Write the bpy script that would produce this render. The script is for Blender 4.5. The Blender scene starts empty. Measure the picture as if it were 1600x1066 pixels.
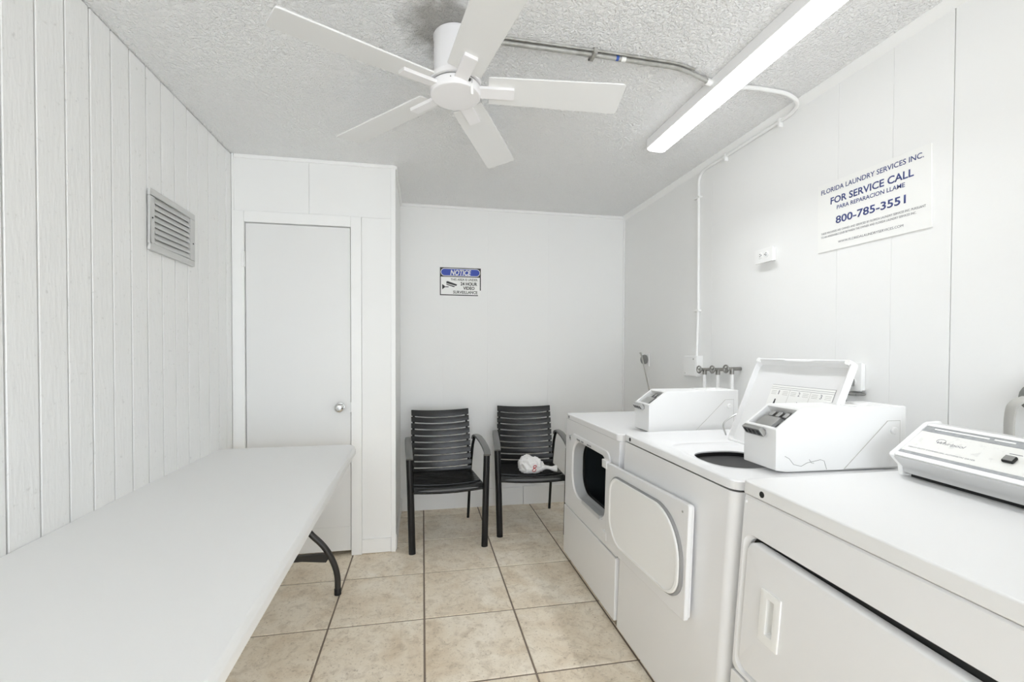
import bpy, bmesh, math, random
from mathutils import Vector, Matrix, noise
random.seed(7)
S = bpy.context.scene
COL = S.collection

# ------------------------------------------------------------------ camera
F_PX, CX, CY = 683.91, 784.53, 559.44            # for a 1600 x 1066 frame
YAW, PITCH, ROLL, CAM_H = .1798, -.0156, .0027, 1.2768
cam_d = bpy.data.cameras.new('camera'); cam = bpy.data.objects.new('camera', cam_d); COL.objects.link(cam)
cam_d.sensor_fit = 'HORIZONTAL'; cam_d.sensor_width = 36.0; cam_d.lens = F_PX / 1600 * 36
cam_d.shift_x = (800 - CX) / 1600; cam_d.shift_y = (CY - 533) / 1600; cam_d.clip_start = .02
fw = Vector((math.sin(YAW), math.cos(YAW), 0)); rt = Vector((math.cos(YAW), -math.sin(YAW), 0)); up = Vector((0, 0, 1))
f2 = fw * math.cos(PITCH) + up * math.sin(PITCH); u2 = up * math.cos(PITCH) - fw * math.sin(PITCH)
r3 = rt * math.cos(ROLL) + u2 * math.sin(ROLL); u3 = u2 * math.cos(ROLL) - rt * math.sin(ROLL)
cam.matrix_world = Matrix.Translation((0, 0, CAM_H)) @ Matrix((r3, u3, -f2)).transposed().to_4x4()
S.camera = cam

# ------------------------------------------------------------------ light and exposure
LAMP = 4.2                                      # emission of the ceiling strip's diffuser
BEAM, SPREAD = 3.7, 104                           # watts and beam angle of the strip's LED rows, set just under the diffuser
SKY = 4.8                                        # sky light through the unseen opening added behind the camera
w = bpy.data.worlds.new('world'); S.world = w; w.use_nodes = True
w.node_tree.nodes['Background'].inputs[0].default_value = (.875, .935, 1.0, 1)
w.node_tree.nodes['Background'].inputs[1].default_value = SKY
S.view_settings.view_transform = 'Standard'; S.view_settings.look = 'None'
S.view_settings.gamma = 1.0; S.view_settings.use_curve_mapping = False
S.view_settings.exposure = 0.0
S.cycles.max_bounces = 16; S.cycles.diffuse_bounces = 10; S.cycles.glossy_bounces = 6
S.cycles.caustics_reflective = False

# ------------------------------------------------------------------ room dimensions (metres)
XL, XR, YB, YC, XC, H, YR = -1.111, 1.720, 3.552, 2.846, -.173, 2.439, -2.6

# ------------------------------------------------------------------ materials
MATS = {}
def mat(name, col, rough=.5, metal=0.0, spot=None, bump=None, spec=.5, emit=0, coat=0):
    """spot = (scale, dark colour, low, high): blotches; bump = (scale, strength, distance, stretch xyz)"""
    m = bpy.data.materials.new(name); m.use_nodes = True; nt = m.node_tree; N = nt.nodes; L = nt.links
    b = N['Principled BSDF']
    b.inputs['Base Color'].default_value = (*col, 1); b.inputs['Roughness'].default_value = rough
    b.inputs['Metallic'].default_value = metal; b.inputs['Specular IOR Level'].default_value = spec
    b.inputs['Coat Weight'].default_value = coat
    if emit:
        b.inputs['Emission Color'].default_value = (*col, 1); b.inputs['Emission Strength'].default_value = emit
    if spot or bump: g = N.new('ShaderNodeNewGeometry')
    if spot:
        n = N.new('ShaderNodeTexNoise'); n.inputs['Scale'].default_value = spot[0]; n.inputs['Detail'].default_value = 6
        L.new(g.outputs['Position'], n.inputs['Vector'])
        r = N.new('ShaderNodeValToRGB'); r.color_ramp.elements[0].position = spot[2]; r.color_ramp.elements[1].position = spot[3]
        r.color_ramp.elements[0].color = (*spot[1], 1); r.color_ramp.elements[1].color = (*col, 1)
        L.new(n.outputs['Fac'], r.inputs['Fac']); L.new(r.outputs['Color'], b.inputs['Base Color'])
    if bump:
        n = N.new('ShaderNodeTexNoise'); n.inputs['Scale'].default_value = bump[0]; n.inputs['Detail'].default_value = 4
        mp = N.new('ShaderNodeMapping'); mp.inputs['Scale'].default_value = bump[3] if len(bump) > 3 else (1, 1, 1)
        L.new(g.outputs['Position'], mp.inputs['Vector']); L.new(mp.outputs['Vector'], n.inputs['Vector'])
        bn = N.new('ShaderNodeBump'); bn.inputs['Strength'].default_value = bump[1]; bn.inputs['Distance'].default_value = bump[2]
        L.new(n.outputs['Fac'], bn.inputs['Height']); L.new(bn.outputs['Normal'], b.inputs['Normal'])
    MATS[name] = m
    return m
mat('wall_paint', (0.872, 0.872, 0.861), .55, bump=(60, .15, .002))
mat('board_paint', (.875, .875, .865), .6, spot=(60, (.74, .74, .725), .24, .36), bump=(30, .5, .004, (1, 3, .6)))
mat('groove_grey', (.20, .195, .185), .8)  # dark grey of the wall base that shows between the boards
mat('trim_paint', (0.894, 0.894, 0.883), .4, bump=(40, .1, .001))
mat('door_paint', (.80, .80, .79), .38, bump=(25, .08, .001))
mat('enamel', (.84, .842, .85), .22, coat=.25)
mat('enamel_old', (.82, .82, .82), .32)
mat('box_paint', (.83, .83, .825), .38, bump=(180, .08, .0006))
mat('plastic_white', (0.894, 0.894, 0.883), .4)
mat('table_plastic', (.84, .84, .835), .42, bump=(220, .15, .0006))
mat('fan_white', (0.894, 0.883, 0.894), .35)
mat('blade_white', (0.807, 0.807, 0.801), .45, bump=(30, .05, .0005))
mat('housing_white', (0.900, 0.900, 0.900), .35)
mat('black_metal', (.006, .006, .007), .26, spec=.4)
mat('black_slat', (.006, .0058, .0055), .27, spec=.4)
mat('arm_grey', (.16, .16, .155), .4)
mat('rail_grey', (.10, .10, .10), .4)
mat('leg_steel', (.022, .020, .018), .35)
mat('black', (.008, .008, .008), .5)
mat('dark', (.03, .03, .03), .6)
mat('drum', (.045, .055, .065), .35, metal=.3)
mat('collar', (.52, .53, .54), .4)
mat('gasket', (.30, .30, .30), .6)
mat('tub_ring', (.36, .36, .36), .35)
mat('cord_grey', (.23, .23, .22), .5)
mat('cord_pale', (.50, .49, .46), .5)
mat('chrome', (.75, .75, .74), .14, metal=1)
mat('steel', (.55, .55, .54), .3, metal=1)
mat('brass_dull', (.33, .32, .30), .3, metal=.9)
mat('galvanised', (.46, .455, .43), .42, metal=.3, spot=(30, (.34, .33, .30), .35, .6))
mat('conduit_paint', (0.872, 0.872, 0.861), .45)
mat('vent_paint', (.62, .62, .61), .45)
mat('sign_white', (0.894, 0.894, 0.872), .35)
mat('ink_blue', (.045, .065, .22), .5)
mat('ink_grey', (.22, .22, .24), .5)
mat('ink_black', (.03, .03, .03), .5)
mat('notice_blue', (.03, .07, .42), .4)
mat('console_panel', (.80, .80, .77), .4, spot=(60, (.66, .66, .64), .25, .42))
mat('console_band', (.36, .37, .38), .35, spot=(70, (.27, .28, .29), .3, .6))
mat('console_face', (.62, .62, .615), .35)
mat('bag_white', (.86, .85, .84), .35)
mat('bag_red', (.50, .03, .03), .5)
mat('sticker_blue', (.04, .10, .40), .4)
mat('grout', (.235, .19, .15), .85, bump=(120, .3, .002))
mat('wood_dark', (.10, .09, .08), .7)
MATS['lens'] = mat('lens', (.97, .98, 1.0), .4, emit=LAMP)

def ceiling_mat():
    m = bpy.data.materials.new('textured_ceiling'); m.use_nodes = True; N = m.node_tree.nodes; L = m.node_tree.links
    b = N['Principled BSDF']; b.inputs['Base Color'].default_value = (.935, .935, .935, 1); b.inputs['Roughness'].default_value = .75
    g = N.new('ShaderNodeNewGeometry')
    n1 = N.new('ShaderNodeTexNoise'); n1.inputs['Scale'].default_value = 85; n1.inputs['Detail'].default_value = 3; n1.inputs['Distortion'].default_value = .6
    n2 = N.new('ShaderNodeTexVoronoi'); n2.inputs['Scale'].default_value = 120
    for n in (n1, n2): L.new(g.outputs['Position'], n.inputs['Vector'])
    r = N.new('ShaderNodeValToRGB'); r.color_ramp.elements[0].position = .40; r.color_ramp.elements[1].position = .62
    L.new(n1.outputs['Fac'], r.inputs['Fac'])
    mx = N.new('ShaderNodeMath'); mx.operation = 'MULTIPLY_ADD'; mx.inputs[1].default_value = .35
    L.new(n2.outputs['Distance'], mx.inputs[0]); L.new(r.outputs['Color'], mx.inputs[2])
    bn = N.new('ShaderNodeBump'); bn.inputs['Strength'].default_value = .85; bn.inputs['Distance'].default_value = .006
    L.new(mx.outputs[0], bn.inputs['Height']); L.new(bn.outputs['Normal'], b.inputs['Normal'])
    # darker patch with an uneven edge on the ceiling round the fan canopy
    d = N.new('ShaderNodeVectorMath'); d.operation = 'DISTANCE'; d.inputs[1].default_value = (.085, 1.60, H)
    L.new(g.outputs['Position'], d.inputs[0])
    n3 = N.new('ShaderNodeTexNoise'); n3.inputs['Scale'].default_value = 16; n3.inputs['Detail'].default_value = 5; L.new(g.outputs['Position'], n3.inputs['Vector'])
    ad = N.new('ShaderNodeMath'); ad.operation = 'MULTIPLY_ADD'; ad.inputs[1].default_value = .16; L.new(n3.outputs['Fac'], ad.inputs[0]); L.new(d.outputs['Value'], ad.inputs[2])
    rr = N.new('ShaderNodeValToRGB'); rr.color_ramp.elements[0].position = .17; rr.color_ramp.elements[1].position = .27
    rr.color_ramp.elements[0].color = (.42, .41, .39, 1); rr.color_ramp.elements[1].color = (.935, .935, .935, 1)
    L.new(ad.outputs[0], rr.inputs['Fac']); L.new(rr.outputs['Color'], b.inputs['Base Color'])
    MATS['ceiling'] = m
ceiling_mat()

def tile_mat():
    m = bpy.data.materials.new('travertine_tile'); m.use_nodes = True; N = m.node_tree.nodes; L = m.node_tree.links
    b = N['Principled BSDF']; b.inputs['Roughness'].default_value = .42
    g = N.new('ShaderNodeNewGeometry'); oi = N.new('ShaderNodeObjectInfo')
    add = N.new('ShaderNodeVectorMath'); add.operation = 'MULTIPLY_ADD'; add.inputs[1].default_value = (37, 61, 23)
    L.new(oi.outputs['Random'], add.inputs[0]); L.new(g.outputs['Position'], add.inputs[2])
    def nz(scale, detail, dist, rough=.55):
        n = N.new('ShaderNodeTexNoise'); n.inputs['Scale'].default_value = scale; n.inputs['Detail'].default_value = detail
        n.inputs['Distortion'].default_value = dist; n.inputs['Roughness'].default_value = rough
        L.new(add.outputs[0], n.inputs['Vector']); return n
    big, mid, fine = nz(3.6, 6, 1.0, .6), nz(20, 9, .7, .72), nz(95, 5, .5)
    r1 = N.new('ShaderNodeValToRGB'); e = r1.color_ramp.elements
    e[0].position = .30; e[0].color = (.74, .62, .465, 1); e[1].position = .66; e[1].color = (.94, .865, .74, 1)
    k = e.new(.48); k.color = (.86, .765, .62, 1)
    L.new(big.outputs['Fac'], r1.inputs['Fac'])
    r2 = N.new('ShaderNodeValToRGB'); e = r2.color_ramp.elements
    e[0].position = .34; e[0].color = (.56, .50, .42, 1); e[1].position = .52; e[1].color = (1, 1, 1, 1)
    L.new(mid.outputs['Fac'], r2.inputs['Fac'])
    m1 = N.new('ShaderNodeMix'); m1.data_type = 'RGBA'; m1.blend_type = 'MULTIPLY'; m1.inputs[0].default_value = .5
    L.new(r1.outputs['Color'], m1.inputs[6]); L.new(r2.outputs['Color'], m1.inputs[7])
    r3_ = N.new('ShaderNodeValToRGB'); e = r3_.color_ramp.elements
    e[0].position = .30; e[0].color = (.55, .50, .44, 1); e[1].position = .42; e[1].color = (1, 1, 1, 1)
    L.new(fine.outputs['Fac'], r3_.inputs['Fac'])
    m2 = N.new('ShaderNodeMix'); m2.data_type = 'RGBA'; m2.blend_type = 'MULTIPLY'; m2.inputs[0].default_value = .7
    L.new(m1.outputs[2], m2.inputs[6]); L.new(r3_.outputs['Color'], m2.inputs[7])
    L.new(m2.outputs[2], b.inputs['Base Color'])
    bn = N.new('ShaderNodeBump'); bn.inputs['Strength'].default_value = .25; bn.inputs['Distance'].default_value = .002
    L.new(mid.outputs['Fac'], bn.inputs['Height']); L.new(bn.outputs['Normal'], b.inputs['Normal'])
    MATS['tile'] = m
tile_mat()

# ------------------------------------------------------------------ mesh helpers
def fillet(pts, r, n=6):
    """polyline with rounded corners"""
    P = [Vector(p) for p in pts]; out = [P[0]]
    for i in range(1, len(P) - 1):
        a, b, c = P[i - 1], P[i], P[i + 1]
        rr = min(r, (a - b).length * .49, (c - b).length * .49)
        p, q = b + (a - b).normalized() * rr, b + (c - b).normalized() * rr
        for k in range(n + 1):
            t = k / n; out.append(p * (1 - t) ** 2 + b * 2 * t * (1 - t) + q * t * t)
    out.append(P[-1]); return out
def rrect(x0, x1, y0, y1, radii, n=6):
    """rounded rectangle, counter-clockwise from (x0,y0); radii for (x0y0, x1y0, x1y1, x0y1)"""
    if not isinstance(radii, (tuple, list)): radii = (radii,) * 4
    out = []
    for (cx, cy, a0), r in zip(((x0, y0, 180), (x1, y0, 270), (x1, y1, 0), (x0, y1, 90)), radii):
        sx = 1 if cx == x0 else -1; sy = 1 if cy == y0 else -1
        if r <= 0: out += [(cx, cy)] * (n + 1); continue
        for k in range(n + 1):
            a = math.radians(a0 + 90 * k / n); out.append((cx + sx * r + r * math.cos(a), cy + sy * r + r * math.sin(a)))
    return out
class MB:
    def __init__(s): s.bm = bmesh.new()
    def face(s, vs):
        try: return s.bm.faces.new(vs)
        except ValueError: return None
    def box(s, x0, x1, y0, y1, z0, z1, mtx=None):
        v = [s.bm.verts.new((x, y, z)) for x in (x0, x1) for y in (y0, y1) for z in (z0, z1)]
        for q in ((0, 1, 3, 2), (4, 6, 7, 5), (0, 4, 5, 1), (2, 3, 7, 6), (0, 2, 6, 4), (1, 5, 7, 3)): s.face([v[i] for i in q])
        if mtx: bmesh.ops.transform(s.bm, matrix=mtx, verts=v)
        return s
    def loft(s, loops, cap0=True, cap1=True, closed=True):
        L = [[s.bm.verts.new(p) for p in lp] for lp in loops]
        n = len(L[0])
        for a, b in zip(L, L[1:]):
            for i in range(n if closed else n - 1):
                j = (i + 1) % n; s.face((a[i], a[j], b[j], b[i]))
        if cap0: s.face(L[0][::-1])
        if cap1: s.face(L[-1])
        return s
    def prism(s, poly, axis, a, b):
        """poly (u,v) extruded along axis from a to b; axis x: (y,z), y: (x,z), z: (x,y)"""
        f = {'x': lambda u, v, t: (t, u, v), 'y': lambda u, v, t: (u, t, v), 'z': lambda u, v, t: (u, v, t)}[axis]
        return s.loft([[f(u, v, t) for u, v in poly] for t in (a, b)])
    def tube(s, path, r, n=10, flat=1.0, side=None, cap=True):
        P = [Vector(p) for p in path]; loops = []; ref = Vector(side) if side else None; N = None
        for i, p in enumerate(P):
            t = (P[min(i + 1, len(P) - 1)] - P[max(i - 1, 0)]).normalized()
            if ref: a = (ref - t * ref.dot(t)).normalized()
            elif N is None:
                k = Vector((0, 0, 1)) if abs(t.z) < .9 else Vector((1, 0, 0)); a = (k - t * k.dot(t)).normalized()
            else: a = (N - t * N.dot(t)).normalized()
            N = a; b = t.cross(a)
            rr = r(i / (len(P) - 1)) if callable(r) else r
            loops.append([p + a * rr * math.cos(2 * math.pi * k / n) + b * rr * flat * math.sin(2 * math.pi * k / n) for k in range(n)])
        return s.loft(loops, cap, cap)
    def lathe(s, prof, c=(0, 0, 0), axis='z', n=32):
        """prof: (radius, height) pairs"""
        f = {'z': lambda r, a, h: (c[0] + r * math.cos(a), c[1] + r * math.sin(a), c[2] + h),
             'y': lambda r, a, h: (c[0] + r * math.cos(a), c[1] + h, c[2] + r * math.sin(a)),
             'x': lambda r, a, h: (c[0] + h, c[1] + r * math.cos(a), c[2] + r * math.sin(a))}[axis]
        return s.loft([[f(max(r, 1e-5), 2 * math.pi * k / n, h) for k in range(n)] for r, h in prof])
    def build(s, name, m, parent=None, loc=None, rot=None, bevel=0, seg=2, smooth=True, xf=None, angle=35):
        bm = s.bm
        bmesh.ops.remove_doubles(bm, verts=bm.verts, dist=1e-6)
        bmesh.ops.recalc_face_normals(bm, faces=bm.faces)
        if bevel:
            ed = [e for e in bm.edges if len(e.link_faces) == 2 and e.calc_face_angle(0) > .5]
            bmesh.ops.bevel(bm, geom=ed, offset=bevel, segments=seg, affect='EDGES', profile=.5, clamp_overlap=True)
        if xf:
            for v in bm.verts: v.co = xf(v.co)
        me = bpy.data.meshes.new(name); bm.to_mesh(me); bm.free()
        if smooth:
            for p in me.polygons: p.use_smooth = True
            me.set_sharp_from_angle(angle=math.radians(angle))
        o = place(name, me, m, parent, loc, rot)
        if smooth:
            wn = o.modifiers.new('weighted_normals', 'WEIGHTED_NORMAL'); wn.keep_sharp = True; wn.mode = 'FACE_AREA'; wn.weight = 60
        return o
def place(name, me, m=None, parent=None, loc=None, rot=None):
    if m: 
        if not me.materials: me.materials.append(MATS[m])
    o = bpy.data.objects.new(name, me); COL.objects.link(o)
    if name in ('blade', 'blade_iron', 'back_slat') and parent:
        wn = o.modifiers.new('weighted_normals', 'WEIGHTED_NORMAL'); wn.keep_sharp = True
    if parent: o.parent = parent
    if loc: o.location = loc
    if rot: o.rotation_euler = rot
    return o
def tag(o, label, cat, group=None):
    o['label'] = label; o['category'] = cat
    if group: o['group'] = group
    return o
def thing(name, label, cat, loc=(0, 0, 0), rz=0, group=None):
    o = bpy.data.objects.new(name, None); COL.objects.link(o); o.location = loc; o.rotation_euler = (0, 0, rz); o.empty_display_size = .1
    return tag(o, label, cat, group)
def struct(o):
    o['kind'] = 'structure'; return o
def copy_tree(o, parent=None):
    c = o.copy(); COL.objects.link(c); c.parent = parent
    for ch in list(o.children): copy_tree(ch, c)
    return c
def text_mesh(body, width, height, bold=0.0, shear=0.0, extrude=.0006, spacing=1.0):
    cu = bpy.data.curves.new('text', 'FONT'); cu.body = body; cu.size = 1; cu.offset = bold; cu.shear = shear; cu.extrude = 0; cu.resolution_u = 3
    cu.space_character = spacing
    ob = bpy.data.objects.new('text', cu); COL.objects.link(ob)
    dg = bpy.context.evaluated_depsgraph_get(); me = bpy.data.meshes.new_from_object(ob.evaluated_get(dg))
    bpy.data.objects.remove(ob); bpy.data.curves.remove(cu)
    xs = [v.co.x for v in me.vertices]; ys = [v.co.y for v in me.vertices]
    x0, x1, y0, y1 = min(xs), max(xs), min(ys), max(ys)
    for v in me.vertices: v.co = ((v.co.x - x0) / (x1 - x0) * width, (v.co.y - y0) / (y1 - y0) * height, 0)
    bm = bmesh.new(); bm.from_mesh(me)
    r = bmesh.ops.extrude_face_region(bm, geom=list(bm.faces))
    for v in [g for g in r['geom'] if isinstance(g, bmesh.types.BMVert)]: v.co.z += extrude
    bm.to_mesh(me); bm.free(); me.materials.clear(); me.name = 'lettering'
    return me
def text(body, m, parent, origin, right, upv, width, height, name='lettering', **k):
    me = text_mesh(body, width, height, **k); r, u = Vector(right).normalized(), Vector(upv).normalized()
    me.transform(Matrix.Translation(origin) @ Matrix((r, u, r.cross(u))).transposed().to_4x4())
    return place(name, me, m, parent)

# ================================================================== THE ROOM
# floor: grout bed and separate tiles
TX, TY, T, G = .0081, 2.100, .436, .0085
floor = struct(MB().box(XL - .1, XR + .1, YR - .1, YB + .1, -.12, -.0035).build('floor', 'grout'))
full = None
def tile_mesh(w_, d_):
    bm = MB().box(-w_ / 2, w_ / 2, -d_ / 2, d_ / 2, -.009, 0).bm
    top = [e for e in bm.edges if all(abs(v.co.z) < 1e-6 for v in e.verts)]
    bmesh.ops.bevel(bm, geom=top, offset=.0022, segments=1, affect='EDGES')
    me = bpy.data.meshes.new('tile'); bm.to_mesh(me); bm.free(); return me
i0, i1 = math.floor((XL - TX) / T), math.ceil((XR - TX) / T)
j0, j1 = math.floor((YR - TY) / T), math.ceil((YB - TY) / T)
for i in range(i0, i1):
    for j in range(j0, j1):
        xa, xb = max(TX + i * T + G / 2, XL), min(TX + (i + 1) * T - G / 2, XR)
        ya, yb = max(TY + j * T + G / 2, YR), min(TY + (j + 1) * T - G / 2, YB)
        if xb - xa < .01 or yb - ya < .01: continue
        if xb < XC and ya > YC: continue
        if abs(xb - xa - (T - G)) < 1e-4 and abs(yb - ya - (T - G)) < 1e-4:
            if full is None: full = tile_mesh(T - G, T - G)
            me = full
        else: me = tile_mesh(xb - xa, yb - ya)
        place('tile', me, 'tile', floor, ((xa + xb) / 2, (ya + yb) / 2, 0))
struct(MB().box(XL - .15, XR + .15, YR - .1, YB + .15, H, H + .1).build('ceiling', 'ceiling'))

# left wall of vertical boards
wl = struct(MB().box(XL - .12, XL - .0068, YR - .1, YB + .1, 0, H).build('wall_left', 'groove_grey'))
grooves = [1.405, 1.512, 1.621, 1.726, 1.830, 1.933, 2.036, 2.140, 2.242, 2.351, 2.453, 2.561, 2.671, 2.771, YC]
while grooves[0] > YR: grooves.insert(0, grooves[0] - .105 - random.uniform(-.002, .002))
grooves[0] = YR
for a, b in zip(grooves, grooves[1:]):
    off = random.uniform(-.0004, .0004)
    m_ = MB(); g = .0030; c = .0020
    m_.prism([(XL - .0066, a + g), (XL - c, a + g), (XL + off, a + g + c), (XL + off, b - g - c), (XL - c, b - g), (XL - .0066, b - g)], 'z', .0, H - .004 - random.uniform(0, .004))
    m_.build('board', 'board_paint', wl)

# right wall: paneling sheets with fine joints
def panels_x(wall, seams, x, facing, z0, z1, gap):
    for a, b in zip(seams, seams[1:]):
        MB().box(min(x, x - facing * .008), max(x, x - facing * .008), a + (gap if abs(a - 1.164) < .01 else .0003), b - (gap if abs(b - 1.164) < .01 else .0003), z0, z1).build('panel', 'wall_paint', wall, bevel=.0005, seg=1)
wr = struct(MB().box(XR + .008, XR + .12, YR - .1, YB + .1, 0, H).build('wall_right', 'wall_paint'))
panels_x(wr, [YR, -.056, 1.164, 1.353, 1.571, 2.384, YB], XR, -1, .0, H, .0016)
wb = struct(MB().box(XC - .1, XR + .15, YB + .008, YB + .12, 0, H).build('wall_back', 'wall_paint'))
for a, b in zip([XC, .161, .524, 1.035, XR], [.161, .524, 1.035, XR]):
    MB().box(a + .0002, b - .0002, YB, YB + .008, .286, H).build('panel', 'wall_paint', wb, bevel=.0004, seg=1)
    MB().box(a + .0004, b - .0004, YB, YB + .008, 0, .285).build('panel', 'wall_paint', wb, bevel=.0006, seg=1)
# closet that juts into the room, with its door
DX0, DX1, DT = -1.040, -.436, 2.040
wc = MB().box(XL - .02, DX0, YC + .006, YC + .11, 0, H).box(DX1, XC - .006, YC + .006, YC + .11, 0, H).box(DX0, DX1, YC + .006, YC + .11, DT, H)
wc.box(XC - .11, XC - .006, YC + .11, YB + .1, 0, H).box(XL, XC - .1, YC + .40, YC + .42, 0, H)
wc = struct(wc.build('wall_closet', 'wall_paint', smooth=False))
MB().box(XL, -.679 - .001, YC, YC + .006, 2.106, H).build('panel', 'wall_paint', wc, bevel=.001, seg=1)
MB().box(-.679 + .001, XC, YC, YC + .006, 2.106, H).build('panel', 'wall_paint', wc, bevel=.001, seg=1)
MB().box(-.372, XC, YC, YC + .006, 0, 2.105).build('panel', 'wall_paint', wc, bevel=.0006, seg=1)
MB().box(XC - .006, XC, YC, YB, 0, H).build('panel', 'wall_paint', wc, bevel=.0006, seg=1)
# unseen rear wall, with a wide opening added to let sky light in
struct(MB().box(XL - .1, -1.0, YR - .12, YR, 0, H).box(1.6, XR + .1, YR - .12, YR, 0, H).box(-1.0, 1.6, YR - .12, YR, 2.36, H).build('wall_rear', 'wall_paint', smooth=False))

# door
door = MB().box(DX0 + .004, DX1 - .004, YC - .002, YC + .034, .028, DT - .004).build('door_1', 'door_paint', bevel=.002)
struct(door)
MB().box(DX0 + .004, DX1 - .004, YC - .006, YC - .002, .03, .181).build('kick_board', 'door_paint', door, bevel=.0012)
for z in (1.82, .25):
    hg = MB().lathe([(.007, -.047), (.007, .047)], (DX0 - .004, YC - .021, z), n=12).box(DX0 - .016, DX0 + .004, YC - .0185, YC - .002, z - .045, z + .045)
    hg.build('hinge', 'trim_paint', door, bevel=.002)
kn = MB().lathe([(.0, -.062), (.016, -.061), (.0265, -.052), (.0275, -.044), (.022, -.034), (.010, -.026), (.010, -.012), (.026, -.010), (.028, -.003), (.028, .002)], (-.501, YC - .002, .928), 'y', 24).build('knob', 'chrome', door)
MB().lathe([(.0, -.003), (.0095, -.002), (.0095, 0)], (-.501, YC - .064, .928), 'y', 16).build('keyway', 'steel', kn)
MB().box(DX1 - .006, DX1 + .004, YC - .004, YC + .01, .895, .955).build('strike_plate', 'steel', door)
def trim(n, mb, m='trim_paint', bevel=.003):
    return struct(mb.build('trim_%d' % n, m, bevel=bevel))
CZ = .016
trim(1, MB().box(DX1, -.373, YC - CZ, YC, 0, 2.105))                         # casing, latch side
trim(2, MB().box(-1.097, DX0, YC - CZ, YC, 0, 2.105))                        # casing, hinge side
trim(3, MB().box(DX0, DX1, YC - CZ, YC, DT, 2.105))                          # casing, head
trim(4, MB().box(XC - .022, XC + .004, YC - .008, YC, 0, H).box(XC, XC + .006, YC - .008, YC + .02, 0, H), bevel=.002)   # corner bead
trim(5, MB().box(XL + .0025, -1.097, YC - .010, YC, 0, H), bevel=.002)
trim(6, MB().box(-1.095, XC + .004, YC - .010, YC, H - .022, H), bevel=.003)
trim(7, MB().box(XC, XC + .016, YC, YB, H - .022, H), bevel=.003)
trim(8, MB().box(XC + .016, XR, YB - .016, YB, H - .022, H), bevel=.004)
trim(9, MB().prism([(XR, H), (XR - .026, H), (XR - .022, H - .012), (XR - .012, H - .026), (XR, H - .034)], 'y', YR, YB - .016), bevel=0)
trim(10, MB().box(XR - .014, XR, YB - .014, YB, .2, H - .034), bevel=.005)
struct(MB().box(XC + .014, .824, YB - .012, YB, 0, .145).build('baseboard_back', 'trim_paint', bevel=.002))
MB().box(.826, 1.40, YB - .018, YB, 0, .152).build('board_patch', 'trim_paint', bpy.data.objects['baseboard_back'], bevel=.0025)
struct(MB().box(-.373, XC - .024, YC - .012, YC, 0.004, .093).build('baseboard_closet', 'trim_paint', bevel=.003))
struct(MB().box(XC, XC + .010, YC + .02, YB, 0, .10).build('baseboard_side', 'trim_paint', bevel=.003))

# ================================================================== CEILING FAN
FX, FY = .121, 1.648
fan = thing('ceiling_fan', 'white five-blade flush-mount ceiling fan with a pull chain', 'ceiling fan', (FX, FY, H))
MB().lathe([(.078, 0), (.0825, -.004), (.0825, -.010), (.080, -.014), (.080, -.140), (.077, -.148), (.066, -.152), (.0, -.152)], n=40).build('canopy', 'fan_white', fan)
MB().lathe([(.0, -.152), (.088, -.154), (.0955, -.160), (.0955, -.176), (.090, -.178), (.0, -.178)], n=44).build('motor_ring', 'fan_white', fan)
MB().lathe([(.0, -.177), (.086, -.1785), (.0865, -.184), (.0, -.184)], n=40).build('shadow_gap', 'cord_grey', fan)  # dark ring stands in for the shade in the gap above the housing
cap = MB().lathe([(.0, -.184), (.090, -.184), (.0935, -.188), (.0935, -.213), (.090, -.218), (.084, -.220), (.0, -.221)], n=44).build('switch_housing', 'fan_white', fan)
for a in (200, 255, 300, 30, 100):
    a = math.radians(a)
    MB().lathe([(.0, -.0015), (.0022, -.001), (.0022, .001)], (0, 0, 0), 'x', 8).build('screw', 'cord_grey', cap, loc=(.0935 * math.cos(a), .0935 * math.sin(a), -.198), rot=(0, 0, a))
bl = rrect(.122, .622, -.072, .072, (.006, .012, .012, .006), 4)
bl = [(x, y * (.86 + .14 * min(1, (x - .122) / .25))) for x, y in bl]
bme = MB().prism(bl, 'z', -.003, .003); tmp = bme.build('blade', 'blade_white', None, bevel=.0012, seg=1); blade_me = tmp.data; bpy.data.objects.remove(tmp)
im = MB().prism(rrect(.080, .218, -.024, .024, .004, 3), 'z', -.015, -.0032); tmp = im.build('blade_iron', 'fan_white', None, bevel=.0025); iron_me = tmp.data; bpy.data.objects.remove(tmp)
for k in range(5):
    a = math.radians(-8 + 72 * k)
    b = place('blade', blade_me, None, fan)
    b.matrix_local = Matrix.Translation((0, 0, -.186)) @ Matrix.Rotation(a, 4, 'Z') @ Matrix.Rotation(math.radians(2.3), 4, 'Y') @ Matrix.Rotation(math.radians(-12), 4, 'X')
    place('blade_iron', iron_me, None, b)
pc = MB().tube([(.045, -.080, -.200), (.049, -.099, -.202), (.050, -.102, -.208), (.050, -.102, -.222)], .0012, 6).build('pull_chain', 'steel', fan)
MB().lathe([(.0, -.222), (.0042, -.223), (.0048, -.228), (.0048, -.258), (.004, -.262), (.0, -.262)], (.050, -.102, 0), n=12).build('pull_handle', 'plastic_white', pc)
MB().lathe([(.006, 0), (.006, .004), (.0035, .004), (.0035, 0)], (.043, -.088, -.200), 'y', 14).build('grommet', 'cord_grey', cap)

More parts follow.
